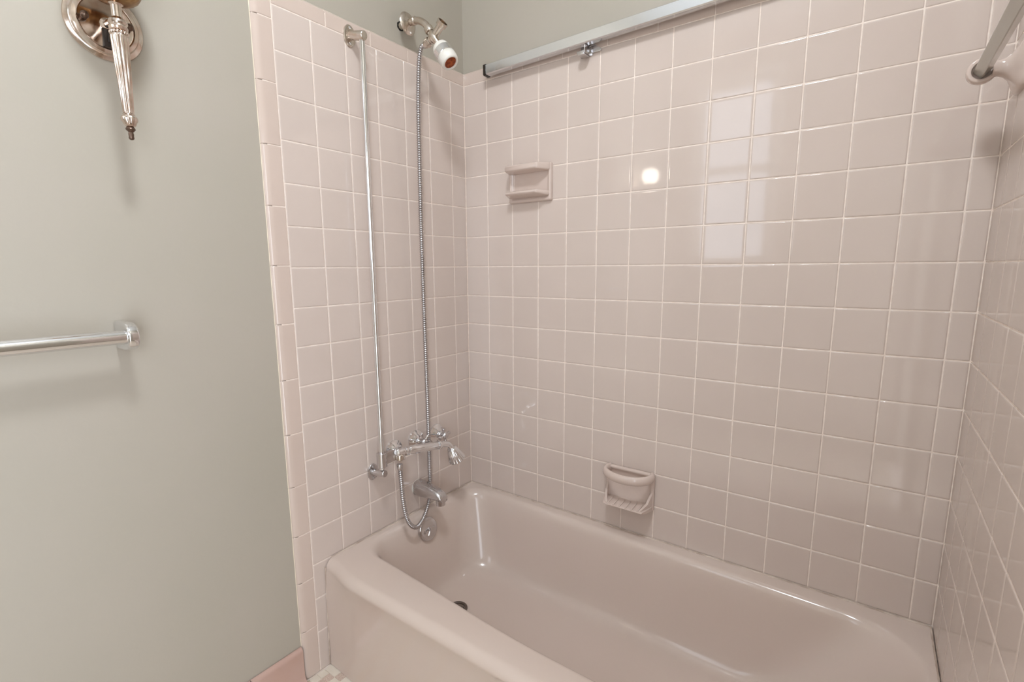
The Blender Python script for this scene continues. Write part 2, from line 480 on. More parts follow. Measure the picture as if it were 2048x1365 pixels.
inner(0.046, 1.415, -0.610, -0.042, (.10, .14, .15, .09), ZR-0.032, yb=0.028)
inner(0.058, 1.385, -0.598, -0.052, (.105, .15, .16, .095), ZR-0.075, yb=0.024)
inner(0.075, 1.340, -0.578, -0.066, (.11, .16, .17, .10), ZR-0.135, yb=0.020)
inner(0.090, 1.295, -0.550, -0.080, (.12, .17, .17, .11), ZR-0.190, yb=0.016)
inner(0.102, 1.265, -0.541, -0.092, (.12, .17, .17, .11), ZR-0.222, yb=0.014)
inner(0.112, 1.245, -0.532, -0.102, (.12, .17, .17, .11), ZR-0.243, yb=0.012)
inner(0.125, 1.220, -0.519, -0.114, (.12, .17, .17, .11), ZR-0.258, yb=0.010)
inner(0.143, 1.190, -0.501, -0.130, (.12, .16, .16, .11), ZR-0.268, yb=0.008)
fz = lambda x, y: ZR-0.277+0.012*sm(0.2, 1.2, x)
inner(0.165, 1.160, -0.480, -0.152, (.11, .15, .15, .10), lambda x, y: ZR-0.273+0.006*sm(0.2, 1.2, x))
inner(0.20, 1.12, -0.45, -0.185, (.10, .12, .12, .09), fz)
inner(0.27, 1.05, -0.39, -0.24, (.06, .06, .06, .06), lambda x, y: ZR-0.280+0.012*sm(0.2, 1.2, x))
inner(0.33, 0.98, -0.33, -0.30, (.012, .012, .012, .012), lambda x, y: ZR-0.281+0.012*sm(0.2, 1.2, x))
loft(tub, [list(reversed(r_)) for r_ in rings], False, True)
bmesh.ops.recalc_face_normals(tub, faces=list(tub.faces))
bathtub = obj('bathtub', tub, M['enamel'], sharp=50)
tag(bathtub, 'pink enamelled built-in bathtub with rolled rim set between the tiled walls', 'bathtub')

# overflow plate and drain of the tub
PN = Vector((0.975, 0.0, 0.22)).normalized()
OC = (0.0550, -0.3140, -1.5860)
b = bmesh.new(); lathe(b, OC, PN, [(0.0, .0385), (.003, .0415), (.0065, .0417), (.0085, .0402), (.0098, .0372), (.0105, .024), (.0108, .0)], 40, cap1=False)
plate = obj('overflow_plate', b, M['dull_chrome'], bathtub, sharp=30)
u_, v_, a_ = frame(PN)
for s in (-1, 1):
    b = bmesh.new(); c = Vector(OC)+u_*0.0215*s+a_*0.0100; lathe(b, c, PN, [(0, .0038), (.0012, .0036), (.002, .0024), (.0022, 0)], 14, cap1=False); obj('screw', b, M['dull_chrome'], plate)
b = bmesh.new(); c = Vector(OC)+a_*0.0100
lathe(b, c, PN, [(0, .0075), (.003, .007), (.004, .005)], 16)
tube(b, [c+a_*0.003, c+a_*0.009-u_*0.004+v_*-0.001, c+a_*0.013-u_*0.012-v_*0.007, c+a_*0.014-u_*0.020-v_*0.014], lambda i, n: 0.0036-0.0004*i, 10)
obj('trip_lever', b, M['dull_chrome'], plate)
b = bmesh.new(); zd = ZR-0.2755
lathe(b, (0.222, -0.345, zd), (0, 0, 1), [(-.004, .020), (.0, .033), (.002, .0325), (.0028, .029), (.0012, .024), (-.004, .0225)], 36, cap0=False, cap1=False)
lathe(b, (0.222, -0.345, zd-0.0035), (0, 0, 1), [(0, .0225), (.006, .0185), (.0075, .012), (.0105, .006), (.011, 0)], 30, cap0=False, cap1=False)
obj('drain', b, M['drain'], bathtub, sharp=40)
# caulk bead round the tub
b = bmesh.new()
def bead(p, q, n, r=0.0022):
    pts = [Vector(p).lerp(Vector(q), k/n)+Vector((0, 0, random.uniform(-.0005, .0005))) for k in range(n+1)]
    tube(b, pts, lambda i, N: r*random.uniform(0.75, 1.2), 6)
bead((0.003, -0.0028, ZR+0.0003), (W-0.003, -0.0028, ZR+0.0003), 120)
bead((0.0028, -0.003, ZR+0.0003), (0.0028, -0.672, ZR+0.0003), 60)
bead((W-0.0028, -0.003, ZR+0.0003), (W-0.0028, -0.672, ZR+0.0003), 60)
bead((0.0026, -0.695, -1.556), (0.0026, -0.702, -1.880), 30, 0.0018)
obj('caulk_bead', b, M['caulk'], bathtub)

# ------------------------------------------------------------ shower slide bar on the left wall
SB = thing('shower_slide_bar', (0, -0.495, -1.32), 'tall vertical chrome slide bar fixed to the left tiled wall on two posts', 'shower bar')
b = bmesh.new(); tube(b, [(0.047, -0.4935, -0.012), (0.047, -0.4962, -1.30)], 0.0080, 20); obj('bar', b, M['chrome'], SB)
def flange(name, c, ry, rz, m, parent, lx, rad=0.0125):
    b = bmesh.new()
    u, v, a = Vector((0, 1, 0)), Vector((0, 0, 1)), Vector((1, 0, 0))
    R = []
    for d, s in ((0.0, 1.0), (0.0025, 1.0), (0.0042, 0.96), (0.0052, 0.86), (0.0054, 0.5)):
        R.append([z((d, c[1]+ry*s*math.cos(2*math.pi*k/36), c[2]+rz*s*math.sin(2*math.pi*k/36))) for k in range(36)])
    loft(b, R, True, True)
    fl = obj('flange', b, m, parent, sharp=30)
    for s in (1, -1):
        b = bmesh.new(); cc = (0.0050, c[1], c[2]+s*rz*0.70)
        lathe(b, cc, (1, 0, 0), [(0, .0042), (.0012, .004), (.0018, .003), (.0014, 0)], 14, cap1=False)
        box(b, (0.0060, c[1]-.0026, cc[2]-.0005), (0.0072, c[1]+.0026, cc[2]+.0005)); box(b, (0.0060, c[1]-.0005, cc[2]-.0026), (0.0072, c[1]+.0005, cc[2]+.0026))
        obj('screw', b, M['dull_chrome'], fl)
    b = bmesh.new()
    lathe(b, (0.004, c[1], c[2]), lx, [(0, rad+.0015), (.003, rad+.0012), (.0035, rad), (.0555, rad), (.057, rad-.0006), (.058, rad-.002)], 28)
    obj('post', b, m, parent)
flange('top', (0, -0.5005, -0.0030), 0.020, 0.030, M['nickel'], SB, (1, 0.10, -0.20), 0.0125)
flange('low', (0, -0.4985, -1.318), 0.0205, 0.028, M['dull_chrome'], SB, (1, 0.02, 0.12), 0.0112)
# sliding bracket that carries the hand shower
b = bmesh.new()
lathe(b, (0.047, -0.4962, -1.2905), (0, 0, 1), [(0, .0155), (.001, .0165), (.046, .0165), (.047, .0155)], 28)
extrude_poly(b, [(0, 0), (0.044, 0.010), (0.047, 0.016), (0.040, 0.040), (0.030, 0.044), (0, 0.040)], (0.25, 0.968, 0), (0, 0, 1), (-0.968, 0.25, 0), (0.050, -0.492, -1.286), -0.008, 0.008, 0.002, 2)
lathe(b, (0.060, -0.452, -1.264), (0.35, 0.93, 0.1), [(0, .011), (.004, .0135), (.016, .0135), (.020, .011)], 24)
obj('sliding_bracket', b, M['dull_chrome'], SB, sharp=40)

# ------------------------------------------------------------ hand shower resting in the bracket
HS = thing('hand_shower', (0.075, -0.433, -1.256), 'chrome hand shower with ribbed handle and fluted bell head, held by the slide bar', 'hand shower')
hx = Vector((0.0755, -0.4335, -1.2530)); he = Vector((0.086, -0.263, -1.2780)); hd = (he-hx).normalized()
b = bmesh.new()
lathe(b, hx-hd*0.026, hd, [(0, .0075), (.004, .0115), (.020, .0105), (.024, .0120), (.028, .0125), (.030, .0105), (.034, .0105), (.036, .0145), (.042, .0145), (.044, .0115), (.046, .0115), (.048, .0150), (.051, .0150), (.053, .013)], 28)
obj('collar', b, M['chrome'], HS, sharp=30)
b = bmesh.new()
lathe(b, hx+hd*0.027, hd, [(0, .0122), (.003, .0140), (.06, .0150), (.128, .0140), (.131, .0125)], 64, flute=(12, .08))
obj('handle', b, M['chrome'], HS, sharp=60)
b = bmesh.new()
lathe(b, hx+hd*0.158, hd, [(0, .0155), (.002, .0160), (.008, .0160), (.010, .0148)], 28)
neck = catmull([hx+hd*0.166, hx+hd*0.182, Vector((0.089, -0.232, -1.2850)), Vector((0.092, -0.222, -1.2960)), Vector((0.094, -0.217, -1.3040))], 6)
tube(b, neck, lambda i, n: 0.0108-0.0012*i/n, 18)
obj('neck', b, M['chrome'], HS, sharp=40)
ha = Vector((0.10, 0.42, -0.90)).normalized(); hc = Vector((0.0935, -0.2185, -1.3000))
b = bmesh.new()
lathe(b, hc, ha, [(0, .0110), (.003, .0160), (.006, .0185), (.008, .0192), (.0085, .0182), (.010, .0195), (.032, .0262), (.052, .0318), (.0545, .0318), (.0565, .0302)], 96, flute=(20, .10, lambda d: sm(.010, .02, d)*sm(.056, .050, d)))
head = obj('spray_head', b, M['chrome'], HS, sharp=60)
b = bmesh.new(); lathe(b, hc+ha*0.0565, ha, [(0, .0298), (.0012, .0275), (.0014, 0)], 40, cap1=False); obj('spray_plate', b, M['dull_chrome'], head)
b = bmesh.new()
lathe(b, hx-hd*0.012+Vector((0, 0, 0.004)), (0, 0, -1), [(0, .0085), (.010, .0085), (.014, .0125), (.016, .0130), (.028, .0130), (.030, .0115)], 24)
obj('hose_nut', b, M['nickel'], HS, sharp=30)

# ------------------------------------------------------------ shower arm with diverter and head
SH = thing('overhead_shower', (-PT, -0.293, 0.100), 'old shower arm and head above the tiles, white collar and rusty spray face', 'shower head')
# wall hole and loose escutcheon
b = bmesh.new(); lathe(b, (-PT-0.001, -0.292, 0.098), (1, 0, 0), [(0, .0150), (.0016, .0145), (.0018, .0)], 22, cap1=False, flute=(7, .12)); obj('wall_hole', b, M['hole'], SH)
b = bmesh.new()
arm = catmull([(-PT-.006, -0.292, 0.098), (0.020, -0.291, 0.0975), (0.045, -0.290, 0.099), (0.073, -0.290, 0.0925), (0.096, -0.290, 0.078), (0.108, -0.290, 0.064), (0.1145, -0.290, 0.054)], 8)
tube(b, arm, 0.0105, 22); obj('arm', b, M['nickel'], SH)
b = bmesh.new(); ea = Vector((1, 0.03, 0.06)).normalized()
lathe(b, (0.022, -0.291, 0.0975), ea, [(0.0, .0335), (.0012, .0335), (.004, .031), (.008, .022), (.011, .0125), (.0118, .0112), (.0100, .0112), (.0068, .0215), (.003, .030), (.0008, .0322)], 40, cap0=False, cap1=False)
obj('escutcheon', b, M['nickel'], SH, sharp=40)
b = bmesh.new(); lathe(b, (0.043, -0.290, 0.0985), (1, 0, 0.0), [(0, .0125), (.001, .0128), (.012, .0128), (.013, .0118)], 24)
obj('arm_collar', b, M['nickel'], SH, sharp=30)
b = bmesh.new(); dn = Vector((0.50, -0.0, -0.866)).normalized()
lathe(b, (0.1085, -0.290, 0.064), dn, [(0, .0118), (.001, .0135), (.012, .0145), (.018, .0125)], 24)
obj('swivel_nut', b, M['nickel'], SH, sharp=30)
D0 = Vector((0.1150, -0.290, 0.052))
ax = Vector((0.60, 0.02, -0.80)).normalized()
b = bmesh.new()
lathe(b, D0, ax, [(0, .0095), (.004, .0095), (.006, .0115), (.020, .0135), (.034, .0135), (.040, .0108), (.066, .0095), (.068, .0085)], 26)
DC = D0+ax*0.026
pu = Vector((0.78, -0.02, 0.62)).normalized(); pd = Vector((-0.93, -0.03, -0.38)).normalized()
lathe(b, DC, pu, [(0, .0100), (.018, .0110), (.040, .0115)], 24)
lathe(b, DC, pd, [(0, .0115), (.010, .0110), (.016, .0105)], 24)
div = obj('diverter', b, M['nickel'], SH, sharp=40)
b = bmesh.new()
lathe(b, DC+pu*0.037, pu, [(0, .0115), (.001, .0155), (.009, .0160), (.0115, .0168), (.0150, .0168), (.0155, .0150), (.0150, .0138), (.004, .0132)], 30, cap0=True, cap1=False)
obj('open_outlet', b, M['nickel'], div, sharp=30)
b = bmesh.new(); lathe(b, DC+pu*0.039, pu, [(0, .0131), (.0015, .0128), (.003, .008), (.010, .0035), (.011, 0)], 24, cap1=False); obj('brass_insert', b, M['bronze'], div)
HB = D0+ax*0.060; hax = Vector((0.615, -0.02, -0.79)).normalized()
b = bmesh.new(); lathe(b, HB, hax, [(0, .0095), (.002, .0185), (.008, .0240), (.015, .0260), (.023, .0265)], 36); obj('collar', b, M['white_plastic'], SH, sharp=40)
b = bmesh.new(); lathe(b, HB+hax*0.0225, hax, [(0, .0258), (.001, .0278), (.002, .0285), (.024, .0285), (.025, .0278), (.026, .0262)], 44); obj('chrome_band', b, M['chrome'], SH, sharp=30)
b = bmesh.new(); lathe(b, HB+hax*0.0480, hax, [(0, .0268), (.001, .0284), (.012, .0284), (.021, .0274), (.027, .0252), (.0295, .0228), (.0300, .0205), (.0290, .0192), (.0235, .0184)], 120, cap1=False, flute=(40, .035, lambda d: sm(0, .002, d)*sm(.024, .017, d))); obj('spray_ring', b, M['white_plastic'], SH, sharp=60)
b = bmesh.new(); lathe(b, HB+hax*0.0720, hax, [(0, .0192), (.0015, .0185), (.002, .0)], 90, cap1=False)
u2, v2, a2 = frame(hax)
for k in range(22):
    t = 2*math.pi*k/22; r_ = u2*math.cos(t)+v2*math.sin(t); c0 = HB+hax*0.0736
    tube(b, [c0+r_*0.0045, c0+r_*0.0188], 0.0009, 5)
obj('spray_face', b, M['rust'], SH, sharp=60)

# ------------------------------------------------------------ ribbed hose from the diverter down and back to the hand shower
hp = [DC+pd*0.030, DC+pd*0.040, Vector((0.0810, -0.290, 0.0175)), Vector((0.0700, -0.289, 0.0000)), Vector((0.0625, -0.288, -0.035)), Vector((0.054, -0.287, -0.134)), Vector((0.049, -0.285, -0.284)), Vector((0.044, -0.283, -0.503)),
      Vector((0.043, -0.282, -0.70)), Vector((0.043, -0.281, -0.94)), Vector((0.040, -0.277, -1.155)), Vector((0.034, -0.271, -1.30)), Vector((0.028, -0.266, -1.37)), Vector((0.0255, -0.2630, -1.425)),
      Vector((0.036, -0.2800, -1.4905)), Vector((0.056, -0.3240, -1.5275)), Vector((0.074, -0.3665, -1.5385)), Vector((0.080, -0.3940, -1.5365)), Vector((0.082, -0.4200, -1.5120)),
      Vector((0.083, -0.4370, -1.4730)), Vector((0.081, -0.4450, -1.4160)), Vector((0.077, -0.4460, -1.3450)), Vector((0.0725, -0.4450, -1.2980))]
path = resample(catmull(hp, 14), 0.0018)
HO = thing('shower_hose', tuple(path[0]), 'long ribbed metal shower hose hanging from the arm and looping up to the hand shower', 'hose')
b = bmesh.new(); tube(b, path, lambda i, n: (0.0052, 0.0074, 0.0079, 0.0074)[i % 4], 12); obj('hose', b, M['hose_metal'], HO, sharp=80)
b = bmesh.new(); lathe(b, DC+pd*0.0166, pd, [(0, .0125), (.001, .0138), (.012, .0138), (.013, .0118), (.021, .0105), (.024, .0088)], 26, flute=(6, .03)); obj('upper_ferrule', b, M['nickel'], HO, sharp=30)
b = bmesh.new(); lathe(b, (0.0725, -0.4452, -1.2930), (0.04, 0, -1), [(0, .0095), (.002, .0100), (.016, .0095), (.018, .0085)], 22); obj('lower_ferrule', b, M['dull_chrome'], HO, sharp=30)

# ------------------------------------------------------------ three tap handles on the left wall
def tap(c, ang, label, ext, m):
    T = thing('tap_handle', (0, c[0], c[1]), label, 'tap', 'tap handles on the tiled wall')
    b = bmesh.new()
    lathe(b, (0, c[0], c[1]), (1, 0, 0), [(0.0, .0350), (.002, .0358), (.0045, .0350), (.008, .0290), (.013, .0225), (.018, .0180), (.020, .0130)], 40)
    obj('escutcheon', b, M['chrome'], T, sharp=40)
    b = bmesh.new()
    lathe(b, (0.017, c[0], c[1]), (1, 0, 0), [(0, .0110), (.004, .0125), (.010, .0130), (.013, .0105), (ext, .0095)], 24)
    obj('stem', b, m, T, sharp=30)
    b = bmesh.new(); x0 = 0.017+ext
    lathe(b, (x0-0.006, c[0], c[1]), (1, 0, 0), [(0, .0115), (.002, .0130), (.012, .0130), (.014, .0110), (.016, .0105), (.018, .0085), (.019, .004)], 26)
    for k in range(4):
        t = math.radians(ang+90*k); d = Vector((0, math.cos(t), math.sin(t)))
        lathe(b, Vector((x0+0.001, c[0], c[1]))+d*0.008, d, [(0, .0055), (.006, .0048), (.012, .0062), (.017, .0068), (.0205, .0050), (.0215, .001)], 14)
    obj('cross_handle', b, m, T, sharp=40)
    return T
tap((-0.4060, -1.2720), 20, 'left tap on the tiled wall, partly hidden behind the hand shower elbow', 0.022, M['chrome'])
tap((-0.3040, -1.2645), 42, 'middle tap on the tiled wall, behind the hose and the hand shower handle', 0.026, M['dull_chrome'])
tap((-0.1990, -1.2700), 10, 'right tap on the tiled wall, nearest the corner', 0.026, M['dull_chrome'])

# ------------------------------------------------------------ tub spout
b = bmesh.new(); R = []
SPY = -0.3020
for (x, zt, zb, hw) in ((0.001, -1.4180, -1.4700, .0245), (0.003, -1.4160, -1.4720, .0260), (0.020, -1.4165, -1.4720, .0262), (0.050, -1.4190, -1.4700, .0255), (0.080, -1.4230, -1.4665, .0240),
                        (0.100, -1.4270, -1.4650, .0225), (0.112, -1.4310, -1.4660, .0215), (0.122, -1.4370, -1.4665, .0205), (0.129, -1.4450, -1.4670, .0185), (0.132, -1.4540, -1.4675, .0150)):
    ring = []
    zc = (zt+zb)/2; hz = (zt-zb)/2
    for k in range(28):
        t = 2*math.pi*k/28
        c, s = math.cos(t), math.sin(t); e = 0.72
        ring.append(z((x, SPY+hw*math.copysign(abs(c)**e, c), zc+hz*math.copysign(abs(s)**e, s))))
    R.append(ring)
loft(b, R)
lathe(b, (0.113, SPY, -1.4600), (0.05, 0, -1), [(0, .0165), (.014, .0165), (.022, .0158), (.0225, .0135), (.012, .0130)], 26, cap1=True)
bmesh.ops.recalc_face_normals(b, faces=list(b.faces))
spout = obj('tub_spout', b, M['dull_chrome'], sharp=45)
tag(spout, 'chrome tub spout sticking out of the tiled wall just above the tub rim', 'spout')
b = bmesh.new(); lathe(b, (0.020, SPY, -1.4168), (0, 0, 1), [(0, .0046), (.001, .0046), (.0016, .0034), (.0006, .0018), (.0006, 0)], 16, cap1=False); obj('screw', b, M['dull_chrome'], spout)
b = bmesh.new(); lathe(b, (0.0, SPY, -1.4440), (1, 0, 0), [(0, .0285), (.0016, .0285), (.0028, .0270)], 34); obj('base_ring', b, M['white_plastic'], spout)

# ------------------------------------------------------------ ceramic soap dishes on the back wall
def plate_bm(x0, x1, z0, z1, t, rim, bev=0.004):
    """raised rim round a shallow dished panel, lying against y = 0, facing -y"""
    b = bmesh.new(); R = []
    for ins, d, r in ((0, 0.0, .006), (0, t*0.55, .006), (0.0015, t*0.85, .006), (0.004, t, .006), (rim*0.6, t, .007), (rim*0.85, t*0.8, .008), (rim*1.15, t*0.45, .009), (rim*1.5, t*0.35, .010)):
        ring = []
        for (cx, cz, s) in ((x0+ins+r, z0+ins+r, 180), (x1-ins-r, z0+ins+r, 270), (x1-ins-r, z1-ins-r, 0), (x0+ins+r, z1-ins-r, 90)):
            for q in (0, 22.5, 45, 67.5, 90):
                a = math.radians(s+q); ring.append(z((cx+r*math.cos(a), -d, cz+r*math.sin(a))))
        R.append(ring)
    loft(b, R); return b
# upper dish: two thin shelves, one above the other
b = plate_bm(0.209, 0.381, -0.4385, -0.3150, 0.013, 0.014)
up_d = obj('soap_dish', b, M['ceramic'], sharp=50)
tag(up_d, 'upper pink ceramic soap holder with two thin shelves, high on the back wall', 'soap dish')
def shelf(x0, x1, zt, zb, depth, cut, tiltz, name, thin=0.18):
    b = bmesh.new(); R = []
    N = 10
    for k in range(N+1):
        s = k/N; d = 0.004+s*(depth-0.004)
        cl = cut*max(0, (s-0.25)/0.75); top = zt+tiltz*s; bot = zb+(zt-zb)*thin*s+tiltz*s*0.6
        if k == N: top -= 0.003; bot += 0.003; cl += 0.003
        ring = []
        rr = min(0.005, (top-bot)/2.2)
        for (cx, cz, a0) in ((x0+cl*0.35+rr, bot+rr, 180), (x1-cl-rr, bot+rr, 270), (x1-cl-rr, top-rr, 0), (x0+cl*0.35+rr, top-rr, 90)):
            for q in (0, 30, 60, 90):
                a = math.radians(a0+q); ring.append(z((cx+rr*math.cos(a), -d, cz+rr*math.sin(a))))
        R.append(ring)
    loft(b, R); return obj(name, b, M['ceramic'], up_d, sharp=60)
shelf(0.210, 0.377, -0.3165, -0.3420, 0.054, 0.030, -0.0010, 'top_shelf')
shelf(0.210, 0.374, -0.4070, -0.4240, 0.052, 0.030, 0.0040, 'bottom_shelf', 0.40)

# lower dish: sloping tray with ridges under a curved grab bar
b = plate_bm(0.604, 0.7675, -1.4370, -1.3120, 0.012, 0.013)
lo_d = obj('soap_dish', b, M['ceramic'], sharp=50)
tag(lo_d, 'lower pink ceramic soap dish with ribbed tray and curved grab bar, just above the tub', 'soap dish')
b = bmesh.new(); R = []
for k in range(13):
    s = k/12; d = 0.004+s*0.064
    cl = 0.016*s*s; top = -1.4180-0.004*s; bot = -1.4340+0.006*s
    if k == 12: top -= 0.002; bot += 0.002
    R.append([z((0.606+cl, -d, bot)), z((0.7655-cl, -d, bot)), z((0.7655-cl*0.9, -d, top)), z((0.7655-cl-0.008, -d, top-0.0005*s)), z((0.606+cl+0.008, -d, top-0.0005*s)), z((0.606+cl*0.9, -d, top))])
loft(b, R)
for s in (-1, 1):      # cheeks at both ends of the tray
    xx = 0.6095 if s < 0 else 0.7620
    poly = [(0.004, -1.430), (0.060, -1.4270), (0.0615, -1.4205), (0.036, -1.405), (0.012, -1.375), (0.004, -1.375)]
    P = [[z((xx+w_*0.0035+(-s)*0.016*(p[0]/0.055)**2, -p[0], p[1])) for p in poly] for w_ in (-1, 1)]
    loft(b, P)
bmesh.ops.recalc_face_normals(b, faces=list(b.faces))
tray = obj('tray', b, M['ceramic'], lo_d, sharp=55)
for k in range(6):
    x = 0.634+k*0.0205
    b = bmesh.new(); tube(b, [(x, -0.018, -1.4185), (x, -0.030, -1.4192), (x, -0.0600, -1.4212), (x, -0.0660, -1.4238)], lambda i, n: (0.0018, 0.0028, 0.0030, 0.0022)[i], 10)
    obj('ridge', b, M['ceramic'], tray)
b = bmesh.new()
gb = catmull([(0.6140, -0.002, -1.3225), (0.6100, -0.020, -1.3230), (0.6180, -0.045, -1.3245), (0.6480, -0.064, -1.3260), (0.6860, -0.071, -1.3265), (0.7240, -0.064, -1.3260), (0.7520, -0.044, -1.3245), (0.7610, -0.020, -1.3230), (0.7580, -0.002, -1.3225)], 7)
tube(b, gb, 0.0125, 18, sq=(1.2, 0.75), up0=(0, 0, 1))
obj('grab_bar', b, M['ceramic'], lo_d, sharp=60)

# ------------------------------------------------------------ aluminium rail across the back wall
RL = thing('shower_door_rail', (0.125, -0.055, -0.015), 'long shiny aluminium rail with a black end, along the top of the tiled wall', 'rail')
P0, P1 = Vector((0.1275, -0.043, -0.0055)), Vector((W-0.002, -0.041, 0.0215))
Hh, Dd = 0.0335, 0.0255
rd = (P1-P0).normalized(); ru = Vector((0, 0, 1)); rn = Vector((0, 1, 0))
prof = [(0, 0.003), (0.003, 0), (Dd-0.004, 0.0), (Dd, 0.004), (Dd, 0.006), (0.0045, 0.006), (0.0045, Hh-0.006), (Dd, Hh-0.006), (Dd, Hh-0.002), (Dd-0.003, Hh), (0.003, Hh), (0, Hh-0.003)]
b = bmesh.new()
loft(b, [[z(P+rn*p[0]+ru*p[1]) for p in prof] for P in (P0+rd*0.004, P0.lerp(P1, .5), P1)])
bmesh.ops.recalc_face_normals(b, faces=list(b.faces))
obj('channel', b, M['alu'], RL, sharp=20)
b = bmesh.new()
e = 0.0012
cap = [(-e, -e+0.003), (0.003-e, -e), (Dd+e, -e), (Dd+e, Hh+e), (-e+0.003, Hh+e), (-e, Hh+e-0.003)]
loft(b, [[z(P0+rd*t+rn*p[0]+ru*p[1]) for p in cap] for t in (-0.002, 0.0085)])
bmesh.ops.recalc_face_normals(b, faces=list(b.faces))
obj('end_cap', b, M['black'], RL, sharp=30)
b = bmesh.new()
bx, bz = 0.5050, 0.0100
box(b, (bx-0.026, -0.0032, -0.022), (bx+0.014, 0.0, 0.030), 0.0012)              # plate on the tile
box(b, (bx+0.004, -0.040, -0.0225), (bx+0.0075, -0.001, 0.000), 0.001)            # web
extrude_poly(b, [(0, 0), (0.036, 0), (0.040, 0.006), (0.012, 0.026), (0, 0.030)], (1, 0, 0), (0, 0, 1), (0, -1, 0), (bx+0.006, -0.002, -0.020+0.004), 0.0, 0.0028, 0.0008, 1)
box(b, (bx-0.022, -0.036, -0.024), (bx+0.004, -0.012, -0.0135), 0.0015)           # pale lower tab
box(b, (bx-0.018, -0.040, -0.0270), (bx+0.006, -0.010, -0.0240), 0.001)
lathe(b, (bx-0.014, -0.0034, -0.004), (0, -1, 0), [(0, .0042), (.0014, .004), (.002, .0024), (.0014, 0)], 14, cap1=False)
obj('mounting_bracket', b, M['dull_chrome'], RL, sharp=30)

# ------------------------------------------------------------ towel bar with ceramic posts on the right wall
TB = thing('ceramic_towel_bar', (W, -0.13, -0.295), 'square grey bar held by a pink ceramic post, high on the right tiled wall', 'towel bar')
def cpost(yc, mir=1):
    b = bmesh.new(); R = []
    n = 32
    sec = [(0.0, .043, .047, 0), (.004, .043, .047, 0), (.008, .040, .044, 0), (.013, .030, .034, 0), (.020, .020, .023, .001), (.028, .0150, .0165, .002), (.036, .0140, .0140, .003), (.044, .0150, .0150, .003)]
    for d, hy, hz, dz in sec:
        e = 0.45 if d < 0.014 else 0.8
        R.append([z((W-d, yc+hy*math.copysign(abs(math.cos(2*math.pi*k/n))**e, math.cos(2*math.pi*k/n)), -0.297+dz+hz*math.copysign(abs(math.sin(2*math.pi*k/n))**e, math.sin(2*math.pi*k/n)))) for k in range(n)])
    loft(b, R)
    # cup that takes the end of the bar
    lathe(b, (W-0.058, yc+mir*0.014, -0.294), (0, -mir, 0), [(0, .012), (.001, .0185), (.004, .0225), (.008, .0235), (.019, .0235), (.0215, .0225), (.0225, .0200), (.0215, .0165), (.010, .0150)], 36)
    obj('post', b, M['ceramic'], TB, sharp=50)
cpost(-0.122); 
cpost(-0.735, -1)
b = bmesh.new(); r_ = 0.0128
loft(b, [[z((W-0.058+r_*math.cos(a), y, -0.294+r_*math.sin(a))) for a in [math.radians(q) for q in (0-4, 0+4, 90-4, 90+4, 180-4, 180+4, 270-4, 270+4)]] for y in (-0.120, -0.737)])
bmesh.ops.recalc_face_normals(b, faces=list(b.faces))
obj('bar', b, M['acrylic'], TB, sharp=20)

# ------------------------------------------------------------ chrome towel bar on the painted wall
T2 = thing('chrome_towel_bar', (-PT, -1.13, -0.793), 'round chrome towel bar with a curved end bracket on the painted wall', 'towel bar')
b = bmesh.new(); tube(b, [(0.049, -1.128, -0.7935), (0.049, -1.730, -0.7935)], 0.0145, 32); obj('bar', b, M['chrome'], T2)
def tbracket(y0, y1):
    b = bmesh.new()
    poly = [(-PT, -0.0300), (0.030, -0.0295)]
    poly += [(0.041+0.0295*math.cos(math.radians(a)), 0.0285*math.sin(math.radians(a))) for a in range(-80, 81, 16)]
    poly += [(0.030, 0.0295), (0.010, 0.0305), (-PT, 0.0310)]
    extrude_poly(b, poly, (1, 0, 0), (0, 0, 1), (0, 1, 0), (0, 0, -0.7935), y0, y1, 0.0045, 4)
    obj('end_bracket', b, M['chrome'], T2, sharp=35)
tbracket(-1.137, -1.116); tbracket(-1.742, -1.721)

